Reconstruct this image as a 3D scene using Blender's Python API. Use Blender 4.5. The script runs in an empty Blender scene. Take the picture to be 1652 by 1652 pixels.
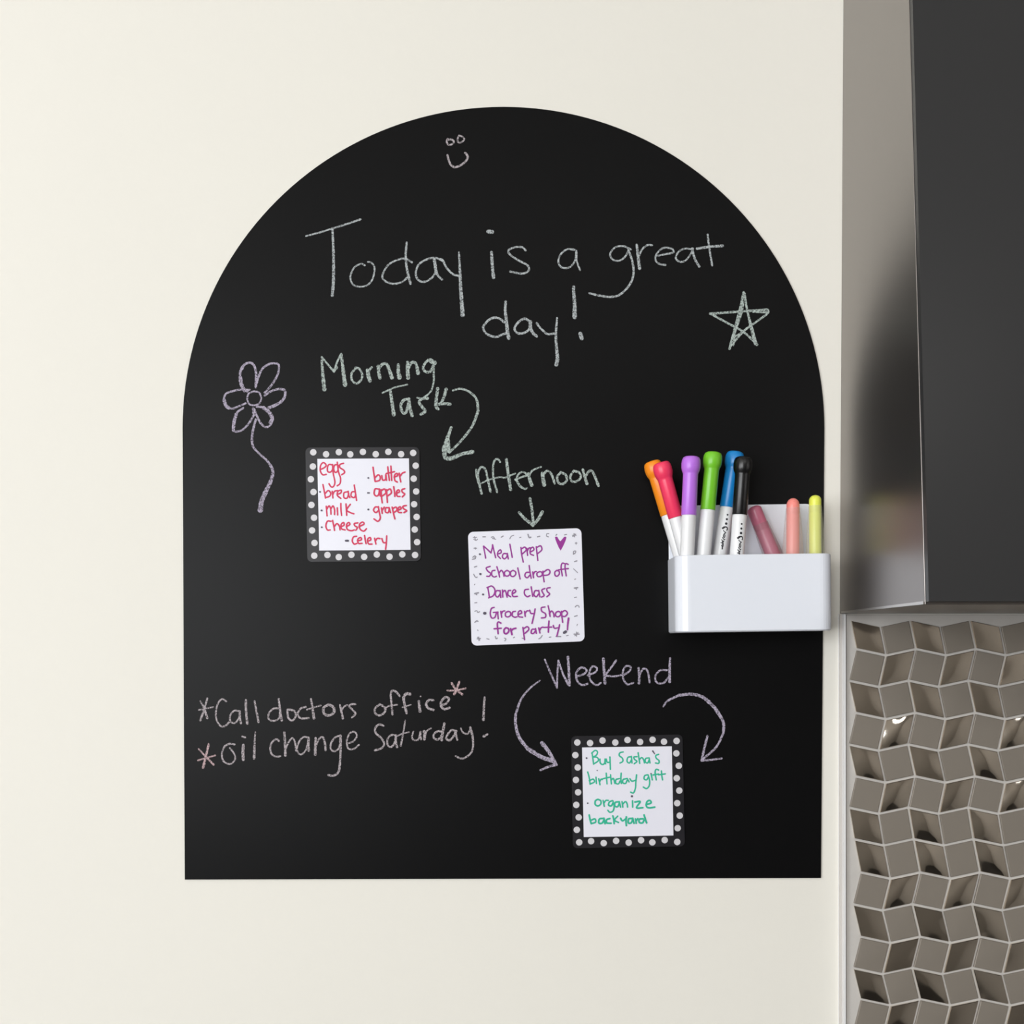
import bpy, bmesh, math, random
from mathutils import Vector, Matrix, Euler

random.seed(7)
S = bpy.context.scene
COL = S.collection

# ------------------------------------------------------------------ camera
FPX, CX, CY = 1650.0, 826.0, 1076.0          # focal length and principal point in 1652 px
DIST, EYE = 0.66, 1.40
PITCH = math.radians(1.08)
cam_d = bpy.data.cameras.new('camera')
cam = bpy.data.objects.new('camera', cam_d)
COL.objects.link(cam)
cam.location = (0, -DIST, EYE)
cam.rotation_euler = (math.radians(90) - PITCH, 0, 0)
cam_d.sensor_width = 36
cam_d.lens = 36 * FPX / 1652
cam_d.shift_y = (CY - 826) / 1652
cam_d.clip_start = 0.01
S.camera = cam

# ------------------------------------------------------------------ world, lights, exposure
w = bpy.data.worlds.new('world'); S.world = w
w.use_nodes = True
bg = w.node_tree.nodes['Background']
bg.inputs[0].default_value = (0.8, 0.85, 0.95, 1); bg.inputs[1].default_value = 0.5

def area(name, loc, target, sx, sy, power, col):
    l = bpy.data.lights.new(name, 'AREA'); l.shape = 'RECTANGLE'
    l.size = sx; l.size_y = sy; l.energy = power; l.color = col
    o = bpy.data.objects.new(name, l); COL.objects.link(o)
    o.location = loc
    o.rotation_euler = (Vector(target) - Vector(loc)).to_track_quat('-Z', 'Y').to_euler()
    return o
area('daylight_far_window', (-1.3, -2.93, 1.6), (-1.3, 0, 1.6), 1.2, 1.25, 48, (0.97, 0.985, 1.0))
area('daylight_side_window', (-1.93, -1.95, 1.5), (0, -1.95, 1.5), 1.0, 1.2, 32, (0.95, 0.98, 1.0))
area('added_ceiling_fill', (0.5, -2.35, 2.44), (0.5, -2.35, 0), 1.4, 0.8, 11, (1.0, 0.98, 0.95))  # added fill lamp; brightens the far wall that the polished tiles mirror

vs = S.view_settings
vs.view_transform = 'Standard'; vs.look = 'None'; vs.gamma = 1.0
vs.use_curve_mapping = False
vs.exposure = -0.06

# ------------------------------------------------------------------ helpers
def W(px, py, d=0.0):
    """the point of the plane d metres in front of the wall that the photo shows at (px, py)"""
    v = Vector(((px - CX) / FPX, -(py - CY) / FPX, -1.0))
    v.rotate(Euler((math.radians(90) - PITCH, 0, 0)))
    t = (DIST - d) / v.y
    return Vector((0, -DIST, EYE)) + v * t

def lin(c):
    return tuple((x / 12.92 if x <= 0.04045 else ((x + 0.055) / 1.055) ** 2.4) for x in [k / 255 for k in c]) + (1,)

def mat(name, rgb, rough=0.5, metal=0.0, spec=0.5, noise=0.0, nscale=40, bump=0.0, bscale=300, coat=0.0, trans=0.0, linear=False, alpha=1.0):
    m = bpy.data.materials.new(name); m.use_nodes = True
    nt = m.node_tree; b = nt.nodes['Principled BSDF']
    c = rgb if linear else lin(rgb)
    b.inputs['Base Color'].default_value = c
    b.inputs['Roughness'].default_value = rough
    b.inputs['Metallic'].default_value = metal
    b.inputs['Specular IOR Level'].default_value = spec
    b.inputs['Coat Weight'].default_value = coat
    b.inputs['Alpha'].default_value = alpha
    if trans:
        b.inputs['Subsurface Weight'].default_value = trans
        b.inputs['Subsurface Radius'].default_value = (0.003, 0.003, 0.003)
    tc = nt.nodes.new('ShaderNodeTexCoord')
    if noise:
        n = nt.nodes.new('ShaderNodeTexNoise'); n.inputs['Scale'].default_value = nscale; n.inputs['Detail'].default_value = 4
        nt.links.new(tc.outputs['Object'], n.inputs['Vector'])
        r = nt.nodes.new('ShaderNodeMix'); r.data_type = 'RGBA'
        r.inputs['A'].default_value = tuple(x * (1 - noise) for x in c[:3]) + (1,)
        r.inputs['B'].default_value = tuple(min(1, x * (1 + noise)) for x in c[:3]) + (1,)
        nt.links.new(n.outputs['Fac'], r.inputs['Factor'])
        nt.links.new(r.outputs['Result'], b.inputs['Base Color'])
    if bump:
        n2 = nt.nodes.new('ShaderNodeTexNoise'); n2.inputs['Scale'].default_value = bscale; n2.inputs['Detail'].default_value = 3
        nt.links.new(tc.outputs['Object'], n2.inputs['Vector'])
        bp = nt.nodes.new('ShaderNodeBump'); bp.inputs['Strength'].default_value = bump; bp.inputs['Distance'].default_value = 0.001
        nt.links.new(n2.outputs['Fac'], bp.inputs['Height'])
        nt.links.new(bp.outputs['Normal'], b.inputs['Normal'])
    return m

def chalk(name, rgb, lo=0.36, hi=0.58, amin=0.28, scale=1250):
    """chalk dust: a pale matt film with gaps in the grain where the board shows"""
    m = mat(name, rgb, rough=0.95, spec=0.1)
    nt = m.node_tree; b = nt.nodes['Principled BSDF']
    tc = nt.nodes.new('ShaderNodeTexCoord')
    n = nt.nodes.new('ShaderNodeTexNoise'); n.inputs['Scale'].default_value = scale; n.inputs['Detail'].default_value = 3
    nt.links.new(tc.outputs['Object'], n.inputs['Vector'])
    r = nt.nodes.new('ShaderNodeMapRange')
    r.inputs['From Min'].default_value = lo; r.inputs['From Max'].default_value = hi
    r.inputs['To Min'].default_value = amin; r.inputs['To Max'].default_value = 1.0
    nt.links.new(n.outputs['Fac'], r.inputs['Value'])
    nt.links.new(r.outputs['Result'], b.inputs['Alpha'])
    return m

def link(name, me, parent=None, loc=(0, 0, 0), mats=()):
    o = bpy.data.objects.new(name, me); COL.objects.link(o)
    for m in mats: me.materials.append(m)
    if parent: o.parent = parent
    o.location = loc
    return o

def finish(name, bm, mats, parent=None, origin=None, smooth=False, kind=None, label=None, normals=True):
    """bmesh in world coordinates -> object; origin = the parent's own base point"""
    if origin is not None:
        bmesh.ops.translate(bm, verts=bm.verts, vec=-Vector(origin))
    if normals: bmesh.ops.recalc_face_normals(bm, faces=bm.faces)
    me = bpy.data.meshes.new(name); bm.to_mesh(me); bm.free()
    if not isinstance(mats, (list, tuple)): mats = [mats]
    o = link(name, me, parent, (0, 0, 0) if parent or origin is None else origin, mats)
    if smooth:
        for p in me.polygons: p.use_smooth = True
    if kind: o['kind'] = kind
    if label: o['label'] = label
    return o

def thing(name, label, cat, loc, group=None):
    o = bpy.data.objects.new(name, None); COL.objects.link(o)
    o.empty_display_size = 0.02
    o.location = loc; o['label'] = label; o['category'] = cat
    if group: o['group'] = group
    return o

def box(bm, a, b, mi=0):
    (x0, y0, z0), (x1, y1, z1) = a, b
    v = [bm.verts.new(p) for p in ((x0, y0, z0), (x1, y0, z0), (x1, y1, z0), (x0, y1, z0), (x0, y0, z1), (x1, y0, z1), (x1, y1, z1), (x0, y1, z1))]
    for f in ((0, 1, 2, 3), (4, 5, 6, 7), (0, 1, 5, 4), (1, 2, 6, 5), (2, 3, 7, 6), (3, 0, 4, 7)):
        bm.faces.new([v[i] for i in f]).material_index = mi

def slab(bm, pts, d0, d1, mi=0):
    """a sheet with an outline given in photo pixels, from d0 to d1 in front of the wall"""
    f = [W(x, y, d1) for x, y in pts]
    k = d1 - d0
    vf = [bm.verts.new(p) for p in f]; vb = [bm.verts.new(p + Vector((0, k, 0))) for p in f]
    bm.faces.new(vf).material_index = mi
    bm.faces.new(vb[::-1]).material_index = mi
    for i in range(len(f)):
        j = (i + 1) % len(f)
        bm.faces.new((vf[i], vb[i], vb[j], vf[j])).material_index = mi

def rounded_quad(c, r, n=8):
    """corner-rounded quadrilateral outline"""
    out = []
    for i in range(4):
        p = Vector(c[i]); a = (Vector(c[i - 1]) - p).normalized(); b = (Vector(c[(i + 1) % 4]) - p).normalized()
        o = p + (a + b) * r
        for k in range(n + 1):
            t = k / n * math.pi / 2
            out.append(tuple(o - b * r * math.cos(t) - a * r * math.sin(t)))
    return out

def smooth_path(pts, step):
    if len(pts) < 3:
        out = []
        for a, b in zip(pts, pts[1:]):
            n = max(2, int(math.dist(a, b) / step))
            out += [(a[0] + (b[0] - a[0]) * k / n, a[1] + (b[1] - a[1]) * k / n) for k in range(n)]
        return out + [pts[-1]]
    P = [Vector(p) for p in pts]
    P = [P[0] * 2 - P[1]] + P + [P[-1] * 2 - P[-2]]
    out = []
    for i in range(1, len(P) - 2):
        p0, p1, p2, p3 = P[i - 1:i + 3]
        n = max(2, int((p2 - p1).length / step))
        for k in range(n):
            t = k / n
            out.append(tuple(0.5 * ((2 * p1) + (p2 - p0) * t + (2 * p0 - 5 * p1 + 4 * p2 - p3) * t * t + (3 * p1 - p0 - 3 * p2 + p3) * t ** 3)))
    return out + [pts[-1]]

def stroke_outline(pts, w0, w1, step, rough=0.0):
    """left and right edge points of a hand-drawn line"""
    path = smooth_path(pts, step)
    n = len(path); L, R = [], []
    for i, p in enumerate(path):
        a = path[max(0, i - 1)]; b = path[min(n - 1, i + 1)]
        t = Vector(b) - Vector(a)
        t = t.normalized() if t.length > 1e-9 else Vector((1, 0))
        nn = Vector((-t.y, t.x))
        h = (w0 + (w1 - w0) * i / max(1, n - 1)) / 2 * (1 + rough * (random.random() - 0.5) * 2)
        L.append(Vector(p) + nn * h); R.append(Vector(p) - nn * h)
    return path, L, R

def lettering(name, group, data, material, d, parent, base, rough=0.12, label=None, extra=None, wmul=1.0, second=''):
    """data: one hand-drawn line per ';' or newline: 'w0[:w1] x,y x,y ...' in the (ox, oy, scale) frame of the group"""
    ox, oy, s = group
    bm = bmesh.new()
    dd = d
    to = lambda p, q=0.0: W(ox + p[0] / s, oy + p[1] / s, dd + q * 3e-6)
    for mi, ln in [(0, q) for q in data.replace('\n', ';').split(';')] + [(1, q) for q in second.split(';')]:
        tk = ln.split()
        if not tk: continue
        if mi == 1: wmul = 1.0
        n0 = len(bm.faces)
        ws = tk[0].split(':'); w0 = float(ws[0]) * wmul; w1 = float(ws[-1]) * wmul
        pts = [tuple(map(float, t.split(','))) for t in tk[1:]]
        if len(pts) == 1: pts = [(pts[0][0] - 1, pts[0][1]), (pts[0][0] + 1, pts[0][1])]
        dd += 3.5e-6
        path, L, R = stroke_outline(pts, w0, w1, max(1.0, 1.1 * s), rough)
        m1 = max(1, len(path) - 1)
        vl = [bm.verts.new(to(p, i / m1)) for i, p in enumerate(L)]; vr = [bm.verts.new(to(p, i / m1)) for i, p in enumerate(R)]
        for i in range(len(path) - 1):
            bm.faces.new((vl[i], vr[i], vr[i + 1], vl[i + 1]))
        for end, a, b, c in ((0, vl[0], vr[0], path[0]), (1, vr[-1], vl[-1], path[-1])):   # round ends
            A = (L[0], R[0])[0] if end == 0 else R[-1]
            r0 = Vector(A) - Vector(c)
            fan = [a] if end == 0 else [a]
            arc = []
            for k in range(1, 6):
                an = math.pi * k / 6
                q = Vector((r0.x * math.cos(an) - r0.y * math.sin(an), r0.x * math.sin(an) + r0.y * math.cos(an)))
                arc.append(bm.verts.new(to(Vector(c) + q, end)))
            try: bm.faces.new([a] + arc + [b])
            except ValueError: pass
        if mi:
            for f in list(bm.faces)[n0:]: f.material_index = 1
    if extra: extra(bm, to)
    for f in bm.faces:
        f.normal_update()
        if f.normal.y > 0: f.normal_flip()
    return finish(name, bm, material, parent, base, normals=False, label=label)

def lathe(bm, p, q, prof, n=40, mi=0):
    """profile [(t, r)] in metres along the axis from p towards q"""
    ax = (Vector(q) - Vector(p)).normalized()
    u = ax.orthogonal().normalized(); v = ax.cross(u)
    rings = []
    for t, r in prof:
        c = Vector(p) + ax * t
        rings.append([bm.verts.new(c)] if r < 1e-7 else [bm.verts.new(c + (u * math.cos(2 * math.pi * k / n) + v * math.sin(2 * math.pi * k / n)) * r) for k in range(n)])
    for a, b in zip(rings, rings[1:]):
        if len(a) == 1 and len(b) == 1: continue
        for k in range(n):
            j = (k + 1) % n
            if len(a) == 1: f = (a[0], b[k], b[j])
            elif len(b) == 1: f = (a[k], a[j], b[0])
            else: f = (a[k], a[j], b[j], b[k])
            bm.faces.new(f).material_index = mi

# ------------------------------------------------------------------ materials
M_wall = mat('cream_wall_paint', (240, 237, 228), rough=0.75, spec=0.25, noise=0.015, nscale=6, bump=0.06, bscale=500)
M_room = mat('taupe_room_paint', (168, 155, 142), rough=0.8)
M_roomd = mat('dark_taupe_room_paint', (140, 134, 127), rough=0.8)
M_ceil = mat('ceiling_paint', (235, 232, 226), rough=0.9)
M_floor = mat('dark_floor', (30, 27, 25), rough=0.5, noise=0.3, nscale=8)
M_frame = mat('window_frame_paint', (235, 235, 232), rough=0.5)
M_glass = mat('window_glass', (200, 215, 225), rough=0.1, alpha=0.2)
M_board = mat('chalkboard_vinyl', (13, 13, 14), rough=0.37, spec=0.095, noise=0.08, nscale=25)
M_chW = chalk('white_chalk', (186, 192, 194))
M_chG = chalk('mint_chalk', (182, 194, 189))
M_chL = chalk('lilac_chalk', (184, 175, 194))
M_chP = chalk('pale_pink_chalk', (186, 177, 181))
M_chR = chalk('pink_chalk', (206, 178, 181))
M_steel = mat('brushed_steel', (154, 149, 146), rough=0.34, metal=1.0)
M_steelb = mat('bright_steel_edge', (205, 202, 198), rough=0.3, metal=1.0)
M_dark = mat('dark_glass_front', (52, 52, 53), rough=0.3, spec=0.3)
M_grout = mat('grey_grout', (200, 196, 191), rough=0.75, noise=0.05, nscale=200)
M_tileA = mat('polished_tile_metal', (226, 219, 209), rough=0.1, metal=1.0)
M_tileB = mat('satin_tile_metal', (146, 138, 128), rough=0.4, metal=0.25)
M_trim = mat('white_tile_edging', (240, 240, 240), rough=0.25)
M_trimg = mat('grey_tile_edging', (208, 203, 198), rough=0.4)
M_holder = mat('white_plastic', (237, 241, 250), rough=0.3, spec=0.5)
M_barrel = mat('white_marker_plastic', (240, 241, 243), rough=0.28)
M_ink = mat('black_print', (38, 38, 44), rough=0.6)
M_paper = mat('white_card', (238, 238, 249), rough=0.35, spec=0.5)
M_lam = mat('black_laminate', (36, 35, 39), rough=0.33, spec=0.25, noise=0.25, nscale=90)
M_dot = mat('white_dots', (215, 213, 217), rough=0.4)
M_red = mat('red_ink', (218, 48, 92), rough=0.6, noise=0.12, nscale=700)
M_pur = mat('purple_ink', (154, 40, 150), rough=0.6, noise=0.2, nscale=700)
M_tea = mat('teal_ink', (38, 186, 150), rough=0.6, noise=0.12, nscale=700)
M_grey = mat('grey_print', (150, 147, 158), rough=0.6)
M_greyd = mat('dark_grey_print', (84, 78, 96), rough=0.6)

# ------------------------------------------------------------------ the room
XL, XR, YF, ZC = -2.0, 1.6, -3.0, 2.5
def struct(name, boxes, m):
    bm = bmesh.new()
    for a, b in boxes: box(bm, a, b)
    return finish(name, bm, m, kind='structure')
struct('wall_back', [((XL, 0, 0), (XR, 0.1, ZC))], M_wall)
struct('floor', [((XL - .1, YF - .1, -0.1), (XR + .1, 0.1, 0))], M_floor)
struct('ceiling', [((XL - .1, YF - .1, ZC), (XR + .1, 0.1, ZC + .1))], M_ceil)
def holed(a0, a1, z0, z1, lo, hi, make):
    return [make(lo, a0, 0, ZC), make(a1, hi, 0, ZC), make(a0, a1, 0, z0), make(a0, a1, z1, ZC)]
struct('wall_left', holed(-2.5, -1.4, 0.87, 2.13, YF, 0, lambda a, b, c, d: ((XL - .1, a, c), (XL, b, d))), M_room)
struct('wall_front', holed(-1.95, -0.65, 0.87, 2.23, XL, XR, lambda a, b, c, d: ((a, YF - .1, c), (b, YF, d))), M_roomd)
struct('wall_right', [((XR, YF, 0), (XR + .1, 0, ZC))], M_roomd)
def window(name, a0, a1, z0, z1, along_x):
    bm = bmesh.new(); t = 0.04
    P = (lambda a, z, k: (a, YF - .1 + k, z)) if along_x else (lambda a, z, k: (XL - .1 + k, a, z))
    for (p, q) in (((a0, z0), (a0 + t, z1)), ((a1 - t, z0), (a1, z1)), ((a0 + t, z0), (a1 - t, z0 + t)), ((a0 + t, z1 - t), (a1 - t, z1))):
        box(bm, P(p[0], p[1], 0.0), P(q[0], q[1], 0.06))
    o = finish(name, bm, M_frame, kind='structure')
    bm = bmesh.new(); box(bm, P(a0 + t, z0 + t, 0.02), P(a1 - t, z1 - t, 0.026))
    finish('pane', bm, M_glass, o)
window('window_1', -1.95, -0.65, 0.87, 2.23, True)
window('window_2', -2.5, -1.4, 0.87, 2.13, False)

# ------------------------------------------------------------------ mosaic tile backsplash
zb_hood = W(1356, 990, 0).z
XH = W(1356, 700, 0).x
base = W(1560, 1500, 0)
bs = thing('tile_backsplash', 'grey metallic mosaic of zigzag rhombus tiles on the wall below the steel range hood', 'backsplash', base)
bm = bmesh.new()
slab(bm, [(1365.5, 992), (2108, 992), (2108, 1822), (1365.5, 1822)], 0.0003, 0.003)
finish('grout', bm, M_grout, bs, base)
zy = [999.5, 1047, 1098, 1150, 1201, 1252.6, 1303, 1354, 1407.7, 1459, 1511.6, 1562, 1612.4, 1663, 1714, 1765, 1816]
zx = [1371.4, 1381, 1369, 1380, 1368.6, 1380, 1369, 1377.5, 1388, 1375.5, 1388, 1375.5, 1388, 1375.5, 1388, 1375.5, 1388]
def tv(k, j): return Vector((zx[k] + 48.3 * j + (0.5 if j % 2 else 0), zy[k] + (10.3 if j % 2 else 0)))
bmA, bmB = bmesh.new(), bmesh.new()
for k in range(len(zy) - 1):
    for j in range(15):
        pol = ((k + j) % 2 == 0) if k <= 6 else ((k + j) % 2 == 1)
        c = [tv(k, j), tv(k, j + 1), tv(k + 1, j + 1), tv(k + 1, j)]
        cen = sum(c, Vector((0, 0))) / 4
        c = [p + (cen - p) * 0.115 for p in c]
        tgt = bmA if pol else bmB
        N = 8
        hump = random.uniform(0.0001, 0.0005) if k < 3 or k > 8 else random.uniform(0.0006, 0.0014) if pol else 0.00006
        tx, ty = (random.uniform(-0.0007, 0.0007) for _ in range(2)) if pol else (0, 0)
        g = []
        for a in range(N + 1):
            row = []
            for b in range(N + 1):
                u, v = b / N, a / N
                p = (c[0] * (1 - u) + c[1] * u) * (1 - v) + (c[3] * (1 - u) + c[2] * u) * v
                e = min(u, 1 - u, v, 1 - v)
                d = 0.0046 + hump * 16 * u * (1 - u) * v * (1 - v)
                if pol: d += (u - .5) * tx + (v - .5) * ty
                row.append(tgt.verts.new(W(p.x, p.y, d)))
            g.append(row)
        for a in range(N):
            for b in range(N):
                tgt.faces.new((g[a][b], g[a][b + 1], g[a + 1][b + 1], g[a + 1][b]))
        rim = g[0][:] + [r[-1] for r in g[1:]] + g[-1][-2::-1] + [r[0] for r in g[-2:0:-1]]
        for f in list(tgt.faces)[-N * N:]: f.smooth = True
        out = [(p - cen) for p in c]
        hi = [tgt.verts.new(v.co) for v in rim]                      # bevelled rim, its own vertices
        mid = [tgt.verts.new(v.co + Vector(((v.co.x - g[N // 2][N // 2].co.x) * .035, 0.0003, (v.co.z - g[N // 2][N // 2].co.z) * .035))) for v in rim]
        low = [tgt.verts.new(v.co + Vector((0, 0.0022, 0))) for v in mid]
        for i in range(len(rim)):
            q = (i + 1) % len(rim)
            tgt.faces.new((hi[i], hi[q], mid[q], mid[i]))
            tgt.faces.new((mid[i], mid[q], low[q], low[i]))
o = finish('polished_tiles', bmA, M_tileA, bs, base, label='mirror-bright metallic tiles')
o = finish('satin_tiles', bmB, M_tileB, bs, base, label='dull brushed grey tiles')

bm = bmesh.new()                                                    # edging between paint and tiles
slab(bm, [(1352.8, 990.5), (1354.6, 990.5), (1354.6, 1822), (1352.8, 1822)], 0.0, 0.0012)
slab(bm, [(1355, 990.5), (1361, 990.5), (1361, 1822), (1355, 1822)], 0.0, 0.003, 1)
slab(bm, [(1361, 990.5), (1364.6, 990.5), (1364.6, 1822), (1361, 1822)], 0.0, 0.006)
finish('trim_1', bm, [M_trim, M_trimg], kind='structure')

# ------------------------------------------------------------------ range hood
zt0 = W(1470, 0, 0.1163).z
base = Vector((XH + 0.3, 0, zb_hood))
hood = thing('range_hood', 'tall stainless steel range hood with dark front, mounted on the wall above the mosaic tiles', 'range hood', base)
d_bot, d_px0 = 0.1365, 0.1095
zfb = W(1496, 975.5, d_bot).z                                       # front bottom edge
def dep(z): return d_bot + (d_px0 - d_bot) * (z - zfb) / (zt0 - zfb)
ztop = zt0 + 0.12
def prism(bm, poly, x0, x1):
    a = [bm.verts.new((x0, y, z)) for y, z in poly]; b = [bm.verts.new((x1, y, z)) for y, z in poly]
    bm.faces.new(a); bm.faces.new(b[::-1])
    for i in range(len(poly)):
        j = (i + 1) % len(poly); bm.faces.new((a[i], b[i], b[j], a[j]))
bm = bmesh.new()
prism(bm, [(-0.0002, zb_hood), (-d_bot, zfb), (-dep(ztop), ztop), (-0.0002, ztop)], XH, XH + 0.6)
o = finish('steel_body', bm, M_steel, hood, base)
bv = o.modifiers.new('bevel', 'BEVEL'); bv.width = 0.0003; bv.segments = 2
bm = bmesh.new()
e = 0.004
prism(bm, [(-d_bot - .0003, zfb + .0015), (-d_bot - e, zfb + .0015), (-dep(ztop) - e, ztop), (-dep(ztop) - .0003, ztop)], XH + 0.0004, XH + 0.5996)
finish('front_panel', bm, M_dark, hood, base, label='dark glossy front panel')
bm = bmesh.new()
prism(bm, [(-0.006, zb_hood + 0.0002), (-d_bot, zfb + .0002), (-d_bot, zfb + 0.0018), (-0.006, zb_hood + 0.0012)], XH - 0.0008, XH - 0.00005)
finish('bottom_lip', bm, M_steelb, hood, base, label='bright rolled steel edge')

# ------------------------------------------------------------------ chalkboard
base = W(811, 1418, 0)
board = thing('chalkboard', 'large matt black arched chalkboard with chalk writing, stuck flat on the cream wall', 'chalkboard', base)
outl = [(298, 1419), (294.5, 690)]
for k in range(1, 96):
    t = math.pi - math.pi * k / 96
    outl.append((812.2 + 517.7 * math.cos(t), 690 - 517.7 * math.sin(t)))
outl += [(1330, 690), (1324.5, 1416.5)]
bm = bmesh.new(); slab(bm, outl, 0.0002, 0.0012)
o = finish('panel', bm, M_board, board, base)
DB = 0.00125
def ch(name, grp, data, m, label=None, rough=0.16, wmul=0.92):
    return lettering(name, grp, data, m, DB, board, base, rough, label, wmul=wmul)

gA = (460, 330, 4.13); gB = (770, 330, 3.304); gD = (340, 560, 5.505); gE = (500, 550, 5.507); gF = (750, 730, 6.883)
gG = (310, 1090, 6.354); gI = (810, 1040, 4.347); gC = (690, 190, 16.52)
def shift(data, g0, g1):
    out = []
    for ln in data.replace('\n', ';').split(';'):
        tk = ln.split()
        if not tk: continue
        k = g1[2] / g0[2]
        f = lambda v, i: (g0[i] + float(v) / g0[2] - g1[i]) * g1[2]
        out.append(':'.join('%.2f' % (float(q) * k) for q in tk[0].split(':')) + ' ' + ' '.join('%.2f,%.2f' % (f(t.split(',')[0], 0), f(t.split(',')[1], 1)) for t in tk[1:]))
    return ';' + ';'.join(out)

today = '''11:14 138,210 230,186 320,158 410,130 503,98
15:22 315,158 322,330 322,500 314,605
12 530,405 505,395 460,420 435,480 450,530 495,548 550,535 585,490 595,420 575,388 552,382
13 845,385 805,362 760,365 690,400 650,465 660,505 720,528 780,515 815,485
14:18 810,252 803,340 812,430 835,528
14 1050,375 1000,355 945,365 890,400 870,460 890,505 935,513 985,480 1005,430 995,360
22:14 993,360 1005,440 1020,475 1045,500
14 1030,362 1050,370 1075,420 1120,465 1165,475
13:30 1158,318 1165,450 1170,560 1183,735
18:24 1375,318 1380,400 1388,485
26 1352,180 1378,182
14 1602,305 1580,285 1530,285 1488,305 1500,335 1560,375 1615,405 1622,440 1580,460 1500,447'''
great = '''10 515,242 480,238 445,265 432,305 450,335 490,335 520,300 528,245
10 510,238 528,250 530,300 548,350
10 820,240 780,222 735,228 708,265 725,295 760,298 790,275 808,240
12 805,240 828,310 832,375 810,430 760,480 710,492 650,485 597,472
13:18 850,215 857,280 865,340
10 862,275 878,240 905,217 932,217
10 950,275 1000,265 1045,255 1035,235 990,232 955,265 952,300 975,318 1003,322
10 1150,240 1110,235 1075,250 1058,285 1080,305 1110,298 1140,260 1150,235
13 1145,235 1160,290 1183,330
11 1228,160 1235,220 1252,325
14 1172,235 1240,225 1308,220'''
day2 = '''40:60 1202,105 1200,160 1212,300 1215,510
60:45 1290,730 1300,760 1310,795
32 280,580 215,530 150,515 80,540 20,600 -5,650 30,720 100,760 175,772 240,745 300,725
34:50 295,305 290,420 305,560 318,690 335,790
32 620,570 555,530 490,555 430,620 415,670 450,720 520,725 590,690 635,630
50:38 625,570 625,650 660,720 710,765
30 710,590 745,640 800,695 855,735 940,728
24:55 980,520 968,680 965,800 975,930 985,1060 970,1140'''
star = '''14 1420,468 1400,560 1365,690 1345,768
12 1424,470 1438,560 1465,660 1490,748
12 1492,746 1420,680 1340,635 1240,580
13 1240,582 1320,576 1400,570 1475,565 1548,560
12 1550,562 1545,582 1480,630 1420,675 1350,755
10 1420,520 1405,590 1375,680 1365,750
10 1440,575 1465,690 1480,745
10 1470,572 1545,575;9 1372,705 1395,690 1420,676'''
ch('chalk_writing', gA, today + shift(great, gB, gA) + shift(day2, (780, 450, 8.26), gA), M_chW, "chalk words 'Today is a great day!'")
ch('chalk_star', gB, star, M_chG, 'five-pointed star drawn in mint chalk')
ch('chalk_smiley_face', gC, '''52 535,560 510,600 515,670 560,720 620,715 680,675 695,625 640,580 580,575 540,590
46 835,470 800,560 805,640 860,665 930,630 975,570 930,510 860,480
58:64 528,995 560,1130 610,1240 690,1310 760,1312 880,1265 1000,1170 1060,1080 1060,1010 998,935''', M_chP, 'small smiling face near the top of the arch', rough=0.08)
ch('chalk_flower', gD, '''20:24 325,395 285,360 262,290 265,210 300,155 350,138 385,165 402,230 400,355
20 408,320 425,260 460,190 520,150 575,145 605,162 595,240 545,330 480,405
18:30 478,430 540,390 610,372 655,385 660,430 630,480 575,515 515,540
20 408,530 460,535 510,570 545,630 530,690 485,710 440,670 405,600 385,550
20 375,545 385,590 350,660 300,720 255,746 200,740 205,650 235,580 290,540
18 308,500 250,525 195,545 150,535 118,490 130,420 190,392 270,378 345,380
34 262,270 272,330 300,385;30 200,735 208,660 225,600;30 383,555 385,600;34 470,540 515,575 545,630 530,670
30 118,470 135,520 160,540;28 265,210 285,175
16 385,390 335,415 325,460 340,505 385,517 430,500 448,455 430,405 385,392
22 400,640 375,740 365,830
24:16 365,830 380,890 440,955
16:40 440,955 505,1015 550,1095 540,1170 500,1260
38:48 500,1260 455,1360 440,1445''', M_chL, 'six-petalled flower on a wavy stem in lilac chalk')
ch('chalk_writing', gE, '''20:38 105,175 115,300 128,430
18 105,145 160,210 215,275;30 212,265 235,235
18 220,262 240,190 278,115
22:40 278,115 295,260 312,390
20 410,240 370,290 375,350 415,378 455,345 465,300 440,250 405,238
34 510,260 520,310 533,355;20 520,290 530,255 548,235
30 605,225 612,280 622,330;24:36 612,250 640,210 680,205 705,260 728,325
26:42 785,210 785,270 795,325
32:38 868,190 868,260 872,328;24:34 872,250 900,195 935,195 950,230 960,285
24 1105,190 1070,165 1030,190 1005,240 1030,275 1070,270 1095,220
44 1075,180 1105,195;20:16 1098,195 1100,300 1100,360 1080,440;16 1080,440 1050,475 1015,500
16:14 645,462 750,415 865,388
26:36 715,450 730,550 745,655
26 880,515 835,525 808,570 820,630 850,640 870,580 880,520
24:32 880,520 890,600 908,662
26 1045,510 995,515 970,545 1000,590 1025,625 985,652;18 955,505 1000,515
30 1135,425 1125,500 1120,580 1140,605;28 1210,430 1190,500 1165,555;26 1150,562 1200,558 1245,562''', M_chG, "chalk words 'Morning Task'")
ch('chalk_arrow', gE, '''18:24 1270,440 1340,425 1420,455 1480,520 1495,630
26:20 1495,620 1440,760 1340,890 1240,990
24:44 1255,770 1220,870 1190,970
44:26 1195,960 1200,1030 1250,1045 1350,1005 1445,985;36 1400,995 1445,985;40 1225,880 1230,980''', M_chG, 'curved arrow pointing down to the red list card')
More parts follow.
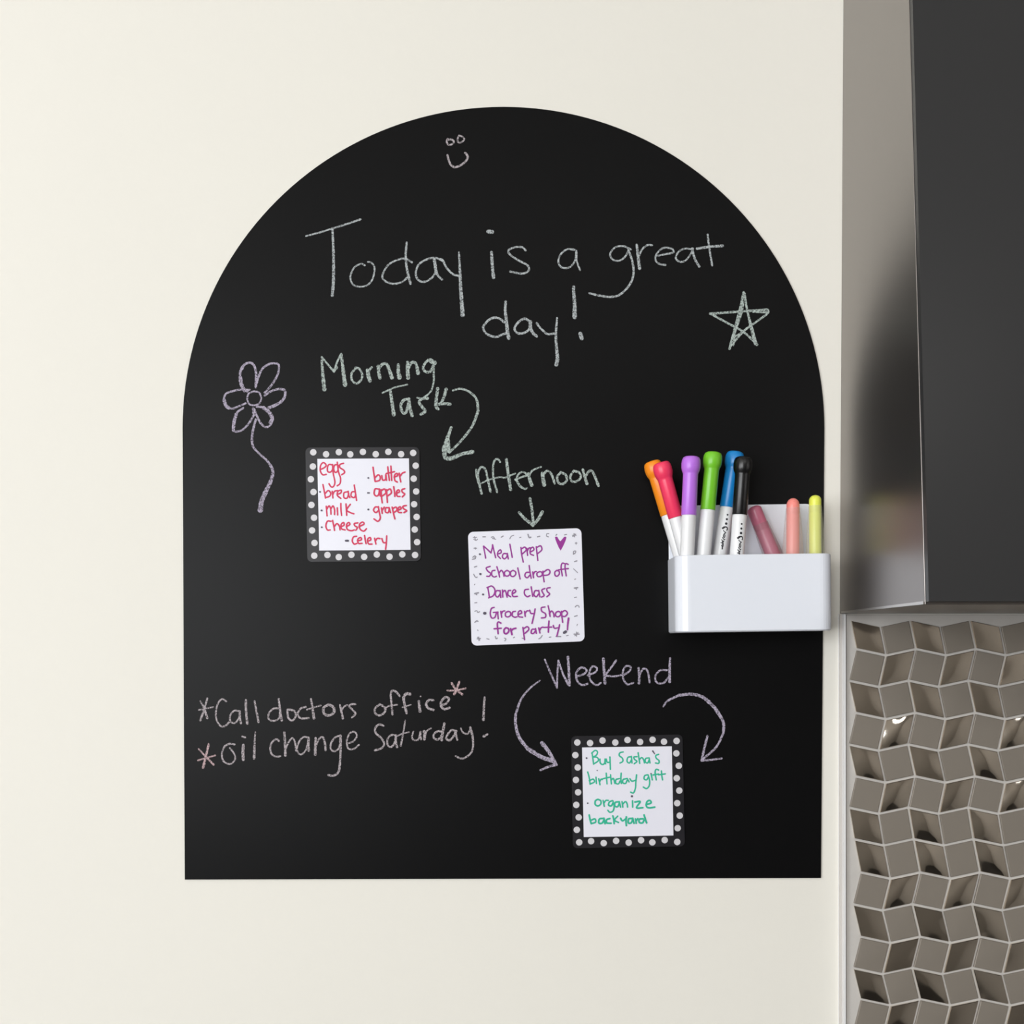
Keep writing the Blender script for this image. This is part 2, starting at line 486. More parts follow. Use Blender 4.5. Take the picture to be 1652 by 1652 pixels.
ch('chalk_writing', gF, '''26 185,455 160,350 145,260 155,195 190,160 230,195 250,280 285,438
20 122,188 130,260 150,340
18 180,345 260,305 380,275 440,280 490,260 560,232
24 390,105 365,72 330,90 312,170 320,300 358,440
34 460,75 480,230 508,410
22 560,300 640,270 690,250 640,215 590,250 570,310 ;30:22 570,300 610,370 660,402 690,395
34:40 705,235 720,300 742,362;20 705,285 740,210 790,180 845,160
40:50 860,230 870,300 880,358;28 870,250 910,205 950,225 980,290 995,345
28 1065,222 1025,270 1040,335 1085,350 1130,310 1120,250 1065,220
26 1205,208 1170,270 1190,320 1240,320 1285,280 1270,225 1210,205
28:36 1310,190 1330,270 1355,345;26:32 1340,270 1370,215 1410,205 1445,270 1483,370''', M_chG, "chalk word 'Afternoon'")
ch('chalk_arrow', gF, '''32 722,508 745,640 760,790
30:40 602,665 660,730 755,805;36 755,808 790,770 820,730 860,658''', M_chG, 'straight arrow pointing down to the purple list card')
callo = '''20:24 155,235 125,340 85,455;18:24 85,262 125,340 155,435;16 68,352 215,322
17:20 350,265 310,240 270,275 245,360 250,450 290,515 340,515 385,470
18 480,362 430,360 390,410 395,470 440,485 480,430 490,365;22 487,365 490,430 500,488
26 550,250 552,360 565,490;22 640,262 660,370 680,476
19 880,335 830,340 785,390 785,445 840,463 890,435 900,370;22:26 888,240 900,350 918,458
22 975,350 985,430 1025,460 1060,420 1050,365 985,345
20 1165,320 1115,335 1082,390 1110,435 1195,435
20:28 1218,238 1235,340 1248,435;16 1178,348 1250,325 1320,305
28 1390,300 1348,330 1352,388 1400,408 1452,378 1448,325 1400,295
20:24 1515,300 1530,370 1545,436;17 1532,360 1555,320 1590,300'''
oil = '''17:20 385,740 430,800 440,860 390,905 325,880 305,810 330,730 380,700 435,705
28:34 525,710 520,790 525,862;20 514,625 545,633
15:30 648,580 640,700 635,848
19 890,670 860,650 815,690 800,750 820,810 870,830 905,825
24:26 945,580 952,700 955,818;18 955,760 990,680 1030,640 1055,690 1065,770
18 1195,635 1140,630 1095,680 1075,760 1110,808 1160,770 1195,660;28 1195,640 1190,700 1195,768
22:28 1265,640 1262,720 1262,808;18:24 1265,730 1300,650 1340,632 1360,690 1368,765
20 1525,618 1470,630 1425,690 1420,750 1455,775 1500,750 1520,690
30:20 1520,618 1522,750 1515,900;24 1515,900 1505,975 1480,1010 1440,1025 1395,1020'''
office = '''18 5,695 60,675 100,620 75,575 30,590 0,650 -2,700 15,750 70,750 120,710
20 85,292 40,295 22,315 60,355 85,390 50,430
22 335,295 290,330 285,380 330,408 380,380 392,335 350,300
22 540,210 500,165 460,155 447,200 455,290 465,396;17 385,345 430,310 515,298
32:26 645,190 610,185 580,220 588,290 610,385;14 565,325 655,298
26:32 735,262 740,310 747,362;16 753,213
24:28 885,252 840,250 810,290 830,332 885,352
22:26 960,300 1010,290 1045,240 1010,220 968,260 962,310 995,343 1048,330
20:28 1410,222 1402,330 1397,452;28:22 1402,622 1436,602
21 375,515 330,500 290,535 295,590 350,640 380,700 350,745 285,765
20 500,612 450,610 415,650 415,708 450,732 485,690 500,615;22 500,612 500,680 512,732
15:20 595,458 575,590 550,718;15 515,618 575,592 635,580
18 680,570 665,630 690,663 730,652 750,590;24 752,575 750,620 757,652
30 790,572 795,610 792,652;16 797,620 820,565 860,540
22 975,575 930,570 890,600 890,640 930,655 965,620 980,580;26 997,492 982,570 970,660
22 1120,568 1070,560 1030,605 1017,645 1050,663 1085,630 1115,575;20 1115,572 1117,610 1130,658
18 1165,540 1190,585 1235,595 1262,555
26:18 1262,530 1285,620 1292,720 1270,790 1220,835 1170,850 1112,825'''
pinkstar = '''22:28 1150,62 1125,130 1098,190;24 1070,75 1115,140 1180,192;18 1028,153 1120,150 1215,130'''
pinkstar2 = '''22:28 170,700 140,830 112,945;16:22 65,750 140,830 220,912;17 60,868 235,818'''
gH = (560, 1090, 6.354)
ch('chalk_writing', gG, callo + ';' + oil + shift(office, gH, gG), M_chP, "chalk lines 'Call doctors office' and 'oil change Saturday!'")
ch('chalk_asterisk', gG, pinkstar2, M_chR, 'pink asterisk before the oil change line')
ch('chalk_asterisk', gH, pinkstar, M_chR, 'pink asterisk after the word office')
ch('chalk_writing', gI, '''12:15 300,105 340,200 385,300;13 385,302 388,200 395,110;13:17 395,112 425,200 465,282;19 472,285 468,180 462,88
15 520,225 575,205 592,178 555,160 520,200 528,255 560,283 600,275
14 600,215 655,192 665,165 635,152 612,195 620,250 660,283 692,268
20 710,98 715,180 722,272;15 800,110 765,160 730,205;13 728,218 790,222 840,212
14 848,215 890,188 902,158 870,150 847,190 852,245 880,278 920,268
16:18 957,165 962,220 960,270;14 962,215 990,170 1020,185 1035,265
14 1160,180 1110,180 1075,220 1085,265 1130,270 1165,230;16:20 1178,95 1175,180 1175,260''', M_chL, "chalk word 'Weekend'")
ch('chalk_arrow', gI, '''11:18 265,252 190,310 130,390 95,490
20:26 95,490 95,560 120,650 180,730;30 180,730 270,785 340,812;20 340,812 375,835
32:20 280,690 320,740 375,830;15:20 270,880 320,858 380,842;26 315,800 360,815''', M_chL, 'left curved arrow bending right to the green list card')
ch('chalk_arrow', gI, '''12:20 1130,435 1160,395 1240,355
20:26 1240,355 1330,348 1410,370 1490,440;27:18 1490,440 1550,540 1552,620;16 1552,620 1500,720 1405,805
17 1440,640 1420,720 1400,808;16:13 1400,813 1460,808 1540,798''', M_chL, 'right curved arrow bending left to the green list card')

# ------------------------------------------------------------------ list cards
def circle_face(bm, to, x, y, r, n=20):
    bm.faces.new([bm.verts.new(to((x + r * math.cos(2 * math.pi * k / n), y - r * math.sin(2 * math.pi * k / n)))) for k in range(n)])

def card(label, grp, corners, rad, panel, dots, writing, ink, mark, black=True, wmul=1.0, second='', extra=None):
    ox, oy, s = grp
    P = lambda pts: [(ox + x / s, oy + y / s) for x, y in pts]
    cc = P(corners)
    b = W(sum(p[0] for p in cc) / 4, max(p[1] for p in cc), DB)
    t = thing('list_card', label, 'card', b, 'square list cards on the chalkboard')
    bm = bmesh.new(); slab(bm, rounded_quad(cc, rad / s), DB + 0.00005, DB + 0.0008)
    top = DB + 0.0008
    if black:
        finish('border', bm, M_lam, t, b, label='black laminated border')
        bm = bmesh.new(); slab(bm, P(panel), top - 0.0002, top + 0.00006)
        finish('writing_panel', bm, M_paper, t, b, label='white writing area')
        bm = bmesh.new(); to = lambda p: W(ox + p[0] / s, oy + p[1] / s, top + 0.00005)
        for x, y in dots: circle_face(bm, to, x, y, 41)
        for f in bm.faces:
            f.normal_update()
            if f.normal.y > 0: f.normal_flip()
        o = finish('polka_dots', bm, M_dot, t, b, normals=False, label='white polka dots'); 
        top += 0.00006
    else:
        finish('sheet', bm, M_paper, t, b)
    lettering('handwriting', grp, writing, [ink, M_greyd], top + 0.00003, t, b, 0.05, label=mark, wmul=wmul, second=second)
    return t, b, top

gJ = (485, 710, 7.867)
t, b, top = card('black polka-dot bordered card with a red grocery list, beside the Morning Task writing', gJ,
     [(60, 95), (1507, 88), (1527, 1535), (85, 1547)], 62, [(212, 238), (1374, 232), (1395, 1392), (236, 1402)],
     [(160,155),(323,180),(485,153),(630,181),(790,150),(953,179),(1113,149),(1275,179),(1428,163),(1460,325),(1435,490),(1466,652),(1440,814),(1472,975),(1448,1135),(1478,1295),(1452,1458),
      (173,1467),(340,1458),(484,1485),(644,1455),(806,1482),(967,1452),(1128,1480),(1290,1450),(155,335),(130,497),(163,659),(137,823),(170,985),(145,1146),(176,1305)],
'''1 250,375 300,350 325,320 290,285 255,320 250,390 280,440 325,435
1 405,315 360,310 340,350 345,400 380,405 405,370 405,310;1 405,320 415,430 435,530 420,585 390,595 360,555
1 462,310 430,320 420,370 440,410 470,390 480,320;1 465,280 480,400 505,480 500,550 465,580
1 545,295 500,310 500,350 545,380 558,412 520,440
1 283,565 300,650 315,735;1 310,680 350,640 380,670 370,710 320,730
1 400,650 405,690 410,735;1 410,690 430,650 470,640
1 465,690 510,670 515,635 475,650 465,700 510,740
1 597,655 550,670 550,730 590,735 610,680;1 603,650 610,700 625,730
1 690,655 650,660 640,710 680,730 700,690;1 680,570 695,670 710,765
1 325,840 330,900 335,960;1 330,880 360,835 380,870 385,940;1 385,870 410,835 430,880 430,945
1 465,860 470,950;1 510,805 512,880 520,955;1 575,810 580,880 585,955;1 630,815 585,885 630,920 675,935
1 385,1030 340,1030 320,1090 340,1140 375,1140;1 405,1020 420,1090 430,1145;1 425,1100 460,1060 490,1090 500,1140
1 510,1100 550,1080 545,1045 515,1070 520,1125 565,1140;1 580,1100 625,1070 610,1045 585,1070 590,1130 640,1150 680,1140
1 725,1050 680,1060 690,1090 720,1110 700,1145;1 740,1100 805,1065 785,1040 747,1070 755,1130 800,1155 835,1125
1 710,1220 670,1230 655,1280 680,1320 715,1310;1 720,1280 770,1265 760,1235 725,1260 735,1310 780,1310;1 810,1210 820,1270 830,1315
1 850,1285 890,1265 880,1235 850,1260 860,1315 905,1320;1 938,1246 955,1318;1 951,1278 972,1248 1006,1250
1 1030,1250 1050,1300 1085,1300;1 1092,1215 1088,1300 1078,1385
1 918,345 930,430 945,525;1 940,480 985,440 1010,470 1000,510 950,525;1 1030,450 1040,505 1075,500 1080,440;1 1080,440 1090,510
1 1105,340 1115,430 1125,510;1 1145,330 1150,430 1155,510;1 1085,425 1190,400
1 1185,470 1230,450 1220,420 1190,450 1195,510 1225,532;1 1250,420 1260,480 1270,530;1 1260,460 1290,420 1325,405
1 985,620 945,620 932,680 960,710 990,690 1000,620;1 995,620 1010,710
1 1020,630 1025,720 1035,795;1 1025,640 1065,620 1080,670 1035,710;1 1090,630 1095,720 1100,790;1 1095,640 1135,620 1150,670 1100,710
1 1180,590 1190,660 1195,715;1 1215,675 1255,655 1240,630 1215,660 1225,710 1260,715;1 1320,615 1285,630 1290,660 1320,685 1290,720
1 985,850 945,850 925,890 955,920 990,890;1 985,845 1000,930 1010,990 980,1030 930,1000
1 1025,860 1035,930;1 1035,890 1060,850;1 1120,860 1080,860 1075,910 1110,920 1125,870;1 1120,855 1140,920
1 1160,850 1175,920 1195,1000;1 1165,870 1210,850 1220,890 1180,920;1 1235,890 1275,870 1260,845 1235,870 1240,915 1280,920
1 1340,830 1300,840 1305,870 1345,895 1310,920''', M_red, 'red handwritten grocery list', wmul=20,
     second='22 245,657;24 265,893;22 268,1106;26 572,1277 600,1277;22 858,480;18 850,670 870,670;24 858,880')

gK = (745, 840, 7.867)
t, b, top = card('plain white card with a purple to-do list and a heart, below the Afternoon writing', gK,
     [(78, 143), (1517, 95), (1560, 1530), (125, 1587)], 68, None, None,
'''1 275,325 290,400 303,475;1 280,325 330,370 370,410;1 370,410 385,350 390,305;1 390,305 410,390 430,470
1 455,425 500,405 490,370 460,395 455,440 490,480;1 575,420 530,420 515,460 540,485 570,460 580,420;1 578,415 590,485;1 610,300 625,380 640,465
1 750,340 760,430 780,525;1 755,360 800,335 815,375 765,425;1 825,350 835,440;1 830,390 850,350 870,345
1 865,400 915,370 900,335 870,365 870,420 910,440;1 945,330 955,420 965,505;1 950,340 1000,320 1015,370 960,420
1 360,580 310,600 330,640 365,670 350,705 315,705;1 420,630 385,640 380,690 410,715 440,705
1 445,585 465,650 480,715;1 470,670 500,630 525,660 535,705;1 575,630 545,650 545,690 575,705 605,685 605,650 575,630;1 650,630 620,650 620,695 650,710 682,685 682,650 650,630
1 710,600 725,670 740,740
1 850,655 815,660 800,700 830,725 865,690;1 855,570 865,650 880,730;1 900,650 910,725;1 905,690 925,650 945,645
1 990,645 955,665 960,705 990,710 1020,690 1015,655 990,645;1 1030,640 1035,710 1045,775;1 1035,655 1090,620 1120,645 1100,685 1040,695
1 1205,630 1180,655 1185,695 1210,705 1235,680 1235,645 1205,630;1 1305,545 1275,540 1260,590 1275,700;1 1350,555 1320,545 1310,590 1325,700;1 1225,625 1290,615 1352,608
1 330,850 340,910 350,975;1 320,850 380,830 420,880 400,950 340,980;1 485,890 440,890 425,940 455,970 485,930;1 485,885 495,975
1 515,880 520,970;1 520,910 550,885 575,970;1 620,885 590,890 585,940 620,965;1 640,930 685,900 665,875 640,910 650,960 705,960
1 845,870 800,880 795,930 830,965 865,950;1 880,840 890,900 900,960;1 975,890 930,890 915,940 945,965 975,930;1 975,885 990,965
1 1055,860 1015,880 1030,920 1045,950 1010,970;1 1120,850 1080,860 1085,900 1115,930 1080,965
1 410,1100 375,1115 360,1180 380,1235 420,1225 440,1165;1 400,1165 460,1160;1 455,1165 462,1245;1 495,1150 505,1225;1 500,1185 520,1150 545,1145
1 590,1150 555,1170 555,1210 585,1222 618,1200 615,1162 590,1150;1 680,1150 645,1160 640,1205 670,1225 700,1220;1 720,1190 760,1170 745,1140 715,1165 720,1215 770,1225
1 795,1150 805,1215;1 800,1180 825,1145 845,1145;1 860,1135 875,1175 905,1180;1 930,1120 915,1200 890,1305
1 1055,1095 1010,1105 1015,1150 1060,1180 1060,1225 1010,1235;1 1095,1080 1110,1150 1120,1215;1 1110,1180 1140,1145 1165,1180 1170,1220
1 1225,1150 1195,1165 1190,1205 1220,1220 1250,1200 1250,1165 1225,1150;1 1265,1150 1270,1220 1280,1290;1 1265,1165 1310,1140 1340,1175 1310,1215 1270,1210
1.4:1 1355,1240 1345,1310 1340,1385
1.1 495,1300 465,1285 450,1310 455,1370 460,1435;1.1 410,1372 500,1365;1.2 560,1358 535,1385 540,1425 565,1435 595,1405 590,1370 560,1358;1.2 620,1370 635,1445;1.2 625,1400 650,1375 685,1365
1 775,1355 785,1430 795,1510;1 785,1370 830,1345 850,1380 800,1430;1 930,1378 890,1380 880,1425 910,1430 935,1395;1 935,1370 945,1430
1 975,1360 990,1425;1 985,1395 1005,1360 1030,1350;1.1 1105,1275 1100,1340 1098,1415;1 1040,1355 1140,1350;1 1160,1330 1175,1365 1215,1360;1 1240,1320 1225,1390 1205,1465''',
     M_pur, 'purple handwritten to-do list', black=False, wmul=18.5,
     second='24 230,425;28 235,677;26 270,936;36 288,1175 294,1175;34 1298,1422 1318,1408')
def heart(bm, to):
    bm.faces.new([bm.verts.new(to(p)) for p in ((1182, 208), (1195, 200), (1212, 206), (1235, 245), (1250, 262), (1266, 245), (1300, 204), (1318, 202), (1328, 212), (1322, 240), (1300, 295), (1275, 345), (1255, 380), (1235, 350), (1212, 300), (1190, 245))])
lettering('drawn_heart', gK, '6 1250,262 1252,300', M_pur, top + 0.00004, t, b, 0, label='filled purple heart', extra=heart)
lettering('border_print', gK, '''12 145,215 190,210;12 150,235 180,250 200,235;12 160,205 175,245;14 268,205 300,205;14 375,210 400,205 415,225;12 390,225 430,238;14 500,210 525,195;12 610,230 625,200 660,185;14 735,215 750,210;18 840,175 855,215 875,210;14 960,205 990,198;12 1105,165 1080,165 1075,195 1100,205;14 1195,185 1205,175;12 1305,180 1330,175
14 1405,185 1450,185;14 1425,165 1430,205;14 1410,200 1445,170;14 1440,285 1460,285;10 1450,275 1450,300;14 1415,425 1420,390 1445,385 1440,410 1415,425;14 1430,520 1460,510;10 1418,610 1470,660;12 1432,745 1445,740;18 1428,855 1470,850;14 1445,860 1455,870;12 1430,975 1455,970;12 1440,1095 1460,1075 1485,1085 1488,1100;14 1430,1215 1465,1205;10 1460,1330 1468,1315
14 1425,1440 1490,1440;14 1455,1415 1455,1465;12 1435,1460 1475,1420;14 155,350 185,350;10 168,340 172,362;14 140,465 165,445 180,460;14 135,490 175,480 165,465;14 160,588 190,578;12 150,680 175,720 195,715;10 160,815 165,805;18 165,925 210,915;14 175,930 190,940;12 165,1042 190,1040;12 165,1150 190,1142 200,1165 225,1155;14 165,1290 190,1270 205,1278;10 200,1385 205,1395
14 195,1500 235,1495;14 200,1480 225,1515;12 215,1475 215,1520;12 318,1498 345,1505;14 425,1470 435,1500 450,1490;12 540,1490 560,1500 545,1525;12 655,1485 668,1478;12 765,1490 790,1500;12 975,1500 1000,1485 1020,1455;14 1110,1480 1130,1475;14 1195,1470 1255,1470;14 1330,1460 1350,1455''', M_grey, top + 0.00002, t, b, 0.1, label='faint grey printed marks round the edge')

gL = (910, 1175, 7.867)
t, b, top = card('black polka-dot bordered card with a green list, between the two Weekend arrows', gL,
     [(90, 100), (1503, 80), (1533, 1497), (112, 1522)], 58, [(228, 243), (1367, 228), (1388, 1360), (250, 1380)],
     [(168,180),(330,187),(488,155),(650,180),(805,148),(965,173),(1123,145),(1268,170),(1428,160),(143,340),(173,497),(150,655),(178,812),(155,972),(186,1130),(162,1288),(192,1447),(343,1432),(503,1457),(660,1428),(820,1450),(977,1420),(1120,1447),(1277,1418),(1436,1442),
      (1425,318),(1456,475),(1430,633),(1462,790),(1436,950),(1468,1108),(1442,1267)],
'''1 355,310 365,380 375,455;1 350,315 395,280 425,300 410,340 370,365;1 370,365 420,370 435,410 380,450
1 455,390 460,440 490,460 515,440 520,390;1 520,400 527,450;1 535,390 548,430 580,430;1 582,365 585,440 588,520
1 750,300 710,310 700,345 740,380 745,420 710,440;1 855,360 810,370 800,420 830,440 855,400;1 855,355 862,440;1 925,360 885,365 895,395 925,420 890,450
1 940,310 950,380 960,445;1 955,400 985,370 1010,400 1020,440;1 1070,375 1035,385 1030,425 1060,440 1080,400;1 1080,375 1090,440
1 1200,330 1165,345 1170,380 1205,410 1200,445 1160,440
1 300,555 320,630 330,710;1 320,665 370,645 385,680 335,705;1 405,620 410,700;1 440,640 455,715;1 450,680 470,645 485,650
1 535,570 540,640 545,705;1 490,640 580,620;1 590,590 595,650 600,705;1 597,660 625,635 645,700;1 700,638 660,650 655,695 690,705 710,670;1 725,570 720,640 727,700
1 793,638 750,650 745,690 780,700 800,660;1 800,635 825,680;1 835,640 860,670 905,660;1 920,590 910,680 905,760 880,820 845,810
1 1062,590 1025,600 1015,640 1045,655 1070,620;1 1065,590 1085,660 1080,730 1045,765 1005,745;1 1105,580 1120,655
1 1200,530 1170,520 1155,560 1170,655;1 1130,592 1200,580;1 1235,540 1240,600 1250,655;1 1200,590 1285,578
1.1 430,900 398,920 395,965 430,985 465,960 465,920 430,900;1 495,915 510,990;1 505,950 530,915 560,915
1.1 612,918 575,935 565,975 600,985 620,945;1 620,920 635,990 620,1050 580,1065 555,1040;1.1 693,932 650,940 645,985 680,995 700,950;1.1 700,930 717,1000
1 735,930 745,1000;1 745,960 780,930 800,960 805,1000;1 868,920 870,1000;1.2 900,935 965,930 920,1008 1000,1008;1.2 1040,970 1105,945 1085,915 1050,935 1045,990 1080,1010 1150,1000
1.2 318,1100 330,1160 345,1210;1.1 335,1170 390,1150 400,1190 345,1210;1.2 503,1143 450,1150 440,1200 480,1205 505,1165;1.2 505,1140 520,1210;1.2 580,1145 540,1160 540,1200 595,1205
1.1 618,1110 630,1160 635,1210;1 680,1115 640,1165 690,1195;1.1 715,1140 740,1175 780,1150;1.2 790,1125 785,1180 790,1235
1.2 863,1143 820,1150 815,1200 850,1200 870,1160;1.2 870,1140 887,1205;1.1 905,1150 915,1205;1.1 912,1180 935,1145;1.2 1003,1148 955,1155 955,1195 995,1200 1015,1165;1.2 1015,1100 1030,1150 1047,1200''',
     M_tea, 'green handwritten list', wmul=19,
     second='22 285,378;20 300,950;28 860,862;14 420,535;18:12 1125,288 1150,325;16 1103,575')

# ------------------------------------------------------------------ marker holder
HD = 0.036                                                            # front face distance
hx0 = W(1078.5, 950, 0.0015).x
hx1 = W(1340, 950, 0.027).x
hz0 = W(1210, 1018.5, HD).z
hzf = W(1210, 894, HD).z
hzb = W(1210, 814, 0.004).z
base = Vector(((hx0 + hx1) / 2, -0.0014, hz0))
holder = thing('marker_holder', 'white plastic marker tray with a tall back, mounted across the right edge of the chalkboard', 'marker holder', base)
holder.rotation_euler = (0, math.radians(-0.8), 0)
yb = -0.0014
def footprint(off, rf=0.0085, rb=0.0015, n=8):
    x0, x1, y0, y1 = hx0 + off, hx1 - off, -HD + off, yb - (off if off else 0)
    out = []
    for cx, cy, r, a0 in ((x0 + rb, y1 - rb, rb, 90), (x0 + rf, y0 + rf, rf, 180), (x1 - rf, y0 + rf, rf, 270), (x1 - rb, y1 - rb, rb, 0)):
        r2 = r
        for k in range(n + 1):
            a = math.radians(a0 + 90 * k / n)
            out.append((cx + r2 * math.cos(a), cy + r2 * math.sin(a)))
    return out
bm = bmesh.new()
TH = 0.0014
outer = footprint(0); inner = footprint(TH, 0.0072, 0.001)
r0 = [bm.verts.new((x, y, hz0 + 0.0008)) for x, y in outer]
cx0 = (hx0 + hx1) / 2
rb0 = [bm.verts.new((cx0 + (x - cx0) * 0.985, (y + HD / 2) * 0.96 - HD / 2, hz0)) for x, y in outer]
r1 = [bm.verts.new((x, y, hzf - .0004)) for x, y in outer]
r1b = [bm.verts.new((x + (ix - x) * .3, y + (iy - y) * .3, hzf)) for (x, y), (ix, iy) in zip(outer, inner)]
r2 = [bm.verts.new((ix + (x - ix) * .3, iy + (y - iy) * .3, hzf)) for (x, y), (ix, iy) in zip(outer, inner)]
r2b = [bm.verts.new((x, y, hzf - .0004)) for x, y in inner]
r3 = [bm.verts.new((x, y, hz0 + TH)) for x, y in inner]
bm.faces.new(rb0)
bm.faces.new(r3)
for a, b_ in ((rb0, r0), (r0, r1), (r1, r1b), (r1b, r2), (r2, r2b), (r2b, r3)):
    for i in range(len(a)):
        j = (i + 1) % len(a); bm.faces.new((a[i], a[j], b_[j], b_[i]))
o = finish('tray', bm, M_holder, holder, base, smooth=False)
bm = bmesh.new()                                                      # tall back plate with rounded shoulders
pr = 0.007; pts = [(hx0 + .0006, hzf - .002)]
for k in range(9):
    a = math.radians(180 - 90 * k / 8); pts.append((hx0 + .0006 + pr + pr * math.cos(a), hzb - pr + pr * math.sin(a)))
for k in range(9):
    a = math.radians(90 - 90 * k / 8); pts.append((hx1 - .0006 - pr + pr * math.cos(a), hzb - pr + pr * math.sin(a)))
pts.append((hx1 - .0006, hzf - .002))
f = [bm.verts.new((x, yb - .0022, z)) for x, z in pts]; g = [bm.verts.new((x, yb - .0001, z)) for x, z in pts]
bm.faces.new(f); bm.faces.new(g[::-1])
for i in range(len(f)):
    j = (i + 1) % len(f); bm.faces.new((f[i], g[i], g[j], f[j]))
o = finish('back_plate', bm, M_holder, holder, base)
bv = o.modifiers.new('bevel', 'BEVEL'); bv.width = 0.0006; bv.segments = 3; bv.limit_method = 'ANGLE'

# ------------------------------------------------------------------ markers
ZFLOOR = hz0 + TH + 0.0003
def axis_points(top, rim, dt, dr, zfloor=ZFLOOR, r=0.0046):
    a = W(top[0], top[1], dt); b_ = W(rim[0], rim[1], dr)
    ax = (b_ - a).normalized()
    lift = r * math.sqrt(max(0, 1 - ax.z ** 2))
    L = (a.z - zfloor - lift) / -ax.z
    return a, ax, L

def ink_on_barrel(parent, base, name, a, ax, r, marks, label):
    """printed marks: (t0, u0, t1, u1, w) lines on the barrel, t along the axis, u across, all metres"""
    v = Vector((0, -DIST, EYE)) - a
    n = (v - ax * v.dot(ax)).normalized()
    s = ax.cross(n)
    if s.x < 0: s = -s
    bm = bmesh.new()
    def P(t, u):
        th = max(-1.5, min(1.5, u / r)); return a + ax * t + (s * math.sin(th) + n * math.cos(th)) * (r + 0.00006)
    for pts, w0 in marks:
        if len(pts) == 1:                                             # a round dot
            bm.faces.new([bm.verts.new(P(pts[0][0] + w0 * math.cos(q), pts[0][1] + w0 * math.sin(q))) for q in (2 * math.pi * i / 16 for i in range(16))]); continue
        path, L, R = stroke_outline(pts, w0, w0, 0.0003, 0.05)
        vl = [bm.verts.new(P(*p)) for p in L]; vr = [bm.verts.new(P(*p)) for p in R]
        for i in range(len(path) - 1): bm.faces.new((vl[i], vr[i], vr[i + 1], vl[i + 1]))
    return finish(name, bm, M_ink, parent, base, label=label)

def marker(label, colour, top, capend, rim, dt, dr, print_at=None, cap_name='cap', rough=0.32):
    a, ax, L = axis_points(top, rim, dt, dr)
    base = a + ax * L
    t = thing('marker', label, 'marker', base, 'whiteboard markers in the white tray')
    ce = W(capend[0], capend[1], dt); capl = (ce - a).length
    m = mat('cap_plastic', colour, rough=rough, spec=0.5)
    bm = bmesh.new()
    k = 0.001
    lathe(bm, a, a + ax, [(0.0001, 0), (0, 2.2 * k), (0.15 * k, 3.9 * k), (0.8 * k, 5.0 * k), (2.2 * k, 5.6 * k), (4.4 * k, 5.9 * k), (7.0 * k, 5.8 * k), (8.8 * k, 5.4 * k), (9.9 * k, 4.9 * k), (10.6 * k, 4.65 * k), (11.5 * k, 4.6 * k),
                          (capl - .4 * k, 4.65 * k), (capl, 4.45 * k), (capl, 4.2 * k)], n=48)
    finish('cap', bm, m, t, base, smooth=True)
    bm = bmesh.new()
    lathe(bm, a, a + ax, [(capl - 2 * k, 0), (capl - 2 * k, 4.1 * k), (capl + 1.5 * k, 4.38 * k), (L - 3 * k, 4.42 * k), (L - .6 * k, 4.1 * k), (L, 3.5 * k), (L, 0)], n=48)
    finish('barrel', bm, M_barrel, t, base, smooth=True, label='white barrel')
    if print_at:
        c0, u0 = print_at
        mk = []
        for i, rr in enumerate((.8, .95, 1.1)):
            tt = capl + c0 + i * 0.0028
            mk.append(([(tt, u0)], rr * .72 * k))
        sc = capl + c0 + 0.0080
        S_ = [([(0.9, -1.6), (0.2, -0.9), (-0.4, 0.2), (0.0, 1.2), (1.0, 1.5), (2.0, 1.1)], .55), ([(1.2, -1.8), (0.3, -1.0), (-0.2, -.3)], .9), ([(1.9, -.9), (2.6, -.6), (3.2, 0.2), (3.4, 1.0)], .35),
              ([(3.6, .8), (4.2, 0.2), (5.5, -.3), (7, -.2)], .5), ([(5.0, .4), (6.2, .6), (7.5, .2)], .4), ([(7, -.8), (8.0, -.2), (8.6, .6), (7.9, .9)], .4),
              ([(8.6, -1.2), (9.6, -.4), (10.4, .5)], .4), ([(9.3, .6), (10.2, -.5), (11.4, .3), (12.2, -.3)], .45), ([(10.8, -1.4), (11.6, .2), (13.4, .5)], .4), ([(12.4, -.6), (13.6, 0), (15.5, .2)], .6)]
        lim = L - 0.003
        for pts, w0 in S_:
            mk.append(([(min(lim, sc + x * .9 * k), u0 + (y - .2) * k * 1.0) for x, y in pts], w0 * k * 1.35))
        ink_on_barrel(t, base, 'printed_script', a, ax, 4.40 * k, mk, 'black printed dots and script')
    return t

o7 = lambda x, y: (1020 + x / 7.51, 710 + y / 7.51)
marker('orange-capped white marker, leftmost in the tray, leaning left behind the pink cap', (255, 150, 30), o7(235, 258), o7(427, 905), o7(576, 1390), 0.0085, 0.0085)
marker('marker with a hot pink cap, leaning left between the orange and purple caps', (251, 62, 102), o7(345, 272), o7(522, 938), o7(650, 1390), 0.018, 0.017)
marker('marker with a lilac purple cap, standing between the pink and green caps', (196, 120, 238), o7(716, 200), o7(686, 912), o7(664, 1390), 0.0275, 0.0275)
marker('marker with a bright lime green cap, standing between the purple and blue caps', (122, 206, 46), o7(982, 148), o7(920, 848), o7(863, 1395), 0.022, 0.022)
marker('marker with a blue cap, half hidden behind the black-capped marker', (22, 134, 208), o7(1252, 143), o7(1150, 820), o7(1060, 1390), 0.013, 0.014, print_at=(0.0052, 0.0010))
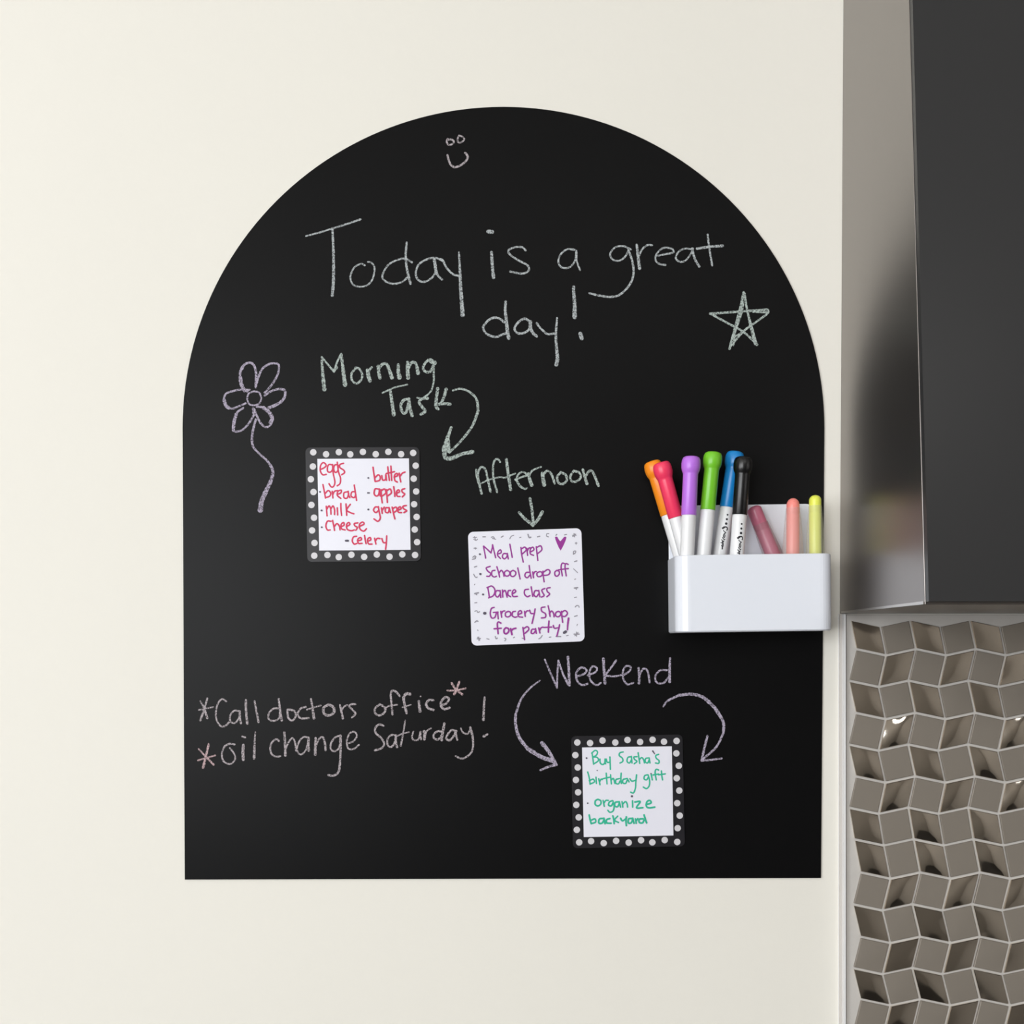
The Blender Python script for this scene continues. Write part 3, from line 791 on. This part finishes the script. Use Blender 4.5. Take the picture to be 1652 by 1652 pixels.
marker('marker with a glossy black cap, rightmost of the white-barrelled markers', (11, 11, 13), o7(1350, 205), o7(1302, 908), o7(1268, 1390), 0.0265, 0.0265, print_at=(0.0060, 0.0016), rough=0.3)

# highlighters with frosted sleeves
def frosted(name, rgb, a):
    return mat(name, rgb, rough=0.35, alpha=a)
o6 = lambda x, y: (1180 + x / 8.26, 780 + y / 8.26)
def highlighter(label, rgb, sleeve_rgb, top, rim, dt, dr, r, tip, sl_at, r_sl, alpha=0.28):
    a, ax, L = axis_points(top, rim, dt, dr, r=r_sl)
    base = a + ax * L
    t = thing('highlighter', label, 'highlighter', base, 'pastel highlighters in the white tray')
    bm = bmesh.new()
    prof = [(0, 0)] + [(tip * (1 - math.cos(q)), r * math.sin(q) ** 0.9) for q in (math.pi / 2 * k / 8 for k in range(1, 9))]
    prof += [(sl_at + .004, r), (sl_at + .0043, r * .96), (sl_at + .0047, r), (L - .004, r), (L - .003, 0)]
    lathe(bm, a, a + ax, prof, n=40)
    finish('body', bm, mat('pastel_plastic', rgb, rough=0.35, trans=0.0), t, base, smooth=True)
    bm = bmesh.new()
    lathe(bm, a, a + ax, [(sl_at, r + .0003), (sl_at + .012, r + (r_sl - r) * .55), (sl_at + .026, r_sl * .97), (L - .002, r_sl), (L, r_sl * .9), (L, 0)], n=40)
    finish('sleeve', bm, frosted('frosted_sleeve', sleeve_rgb, alpha), t, base, smooth=True, label='translucent frosted sleeve')
    return t
highlighter('peach highlighter standing upright in the tray next to the yellow one', (255, 148, 138), (232, 212, 206), o6(820, 196), o6(818, 930), 0.019, 0.019, 0.0040, 0.0048, 0.006, 0.0066)
highlighter('yellow highlighter standing upright at the right end of the tray', (240, 246, 96), (226, 226, 204), o6(1115, 155), o6(1118, 930), 0.019, 0.019, 0.0037, 0.0034, 0.0066, 0.0058)
highlighter('dusky pink highlighter leaning left, low in the tray behind the black-capped marker', (196, 110, 134), (190, 150, 158), o6(285, 305), o6(545, 930), 0.0115, 0.0125, 0.0046, 0.0028, 0.012, 0.0066)
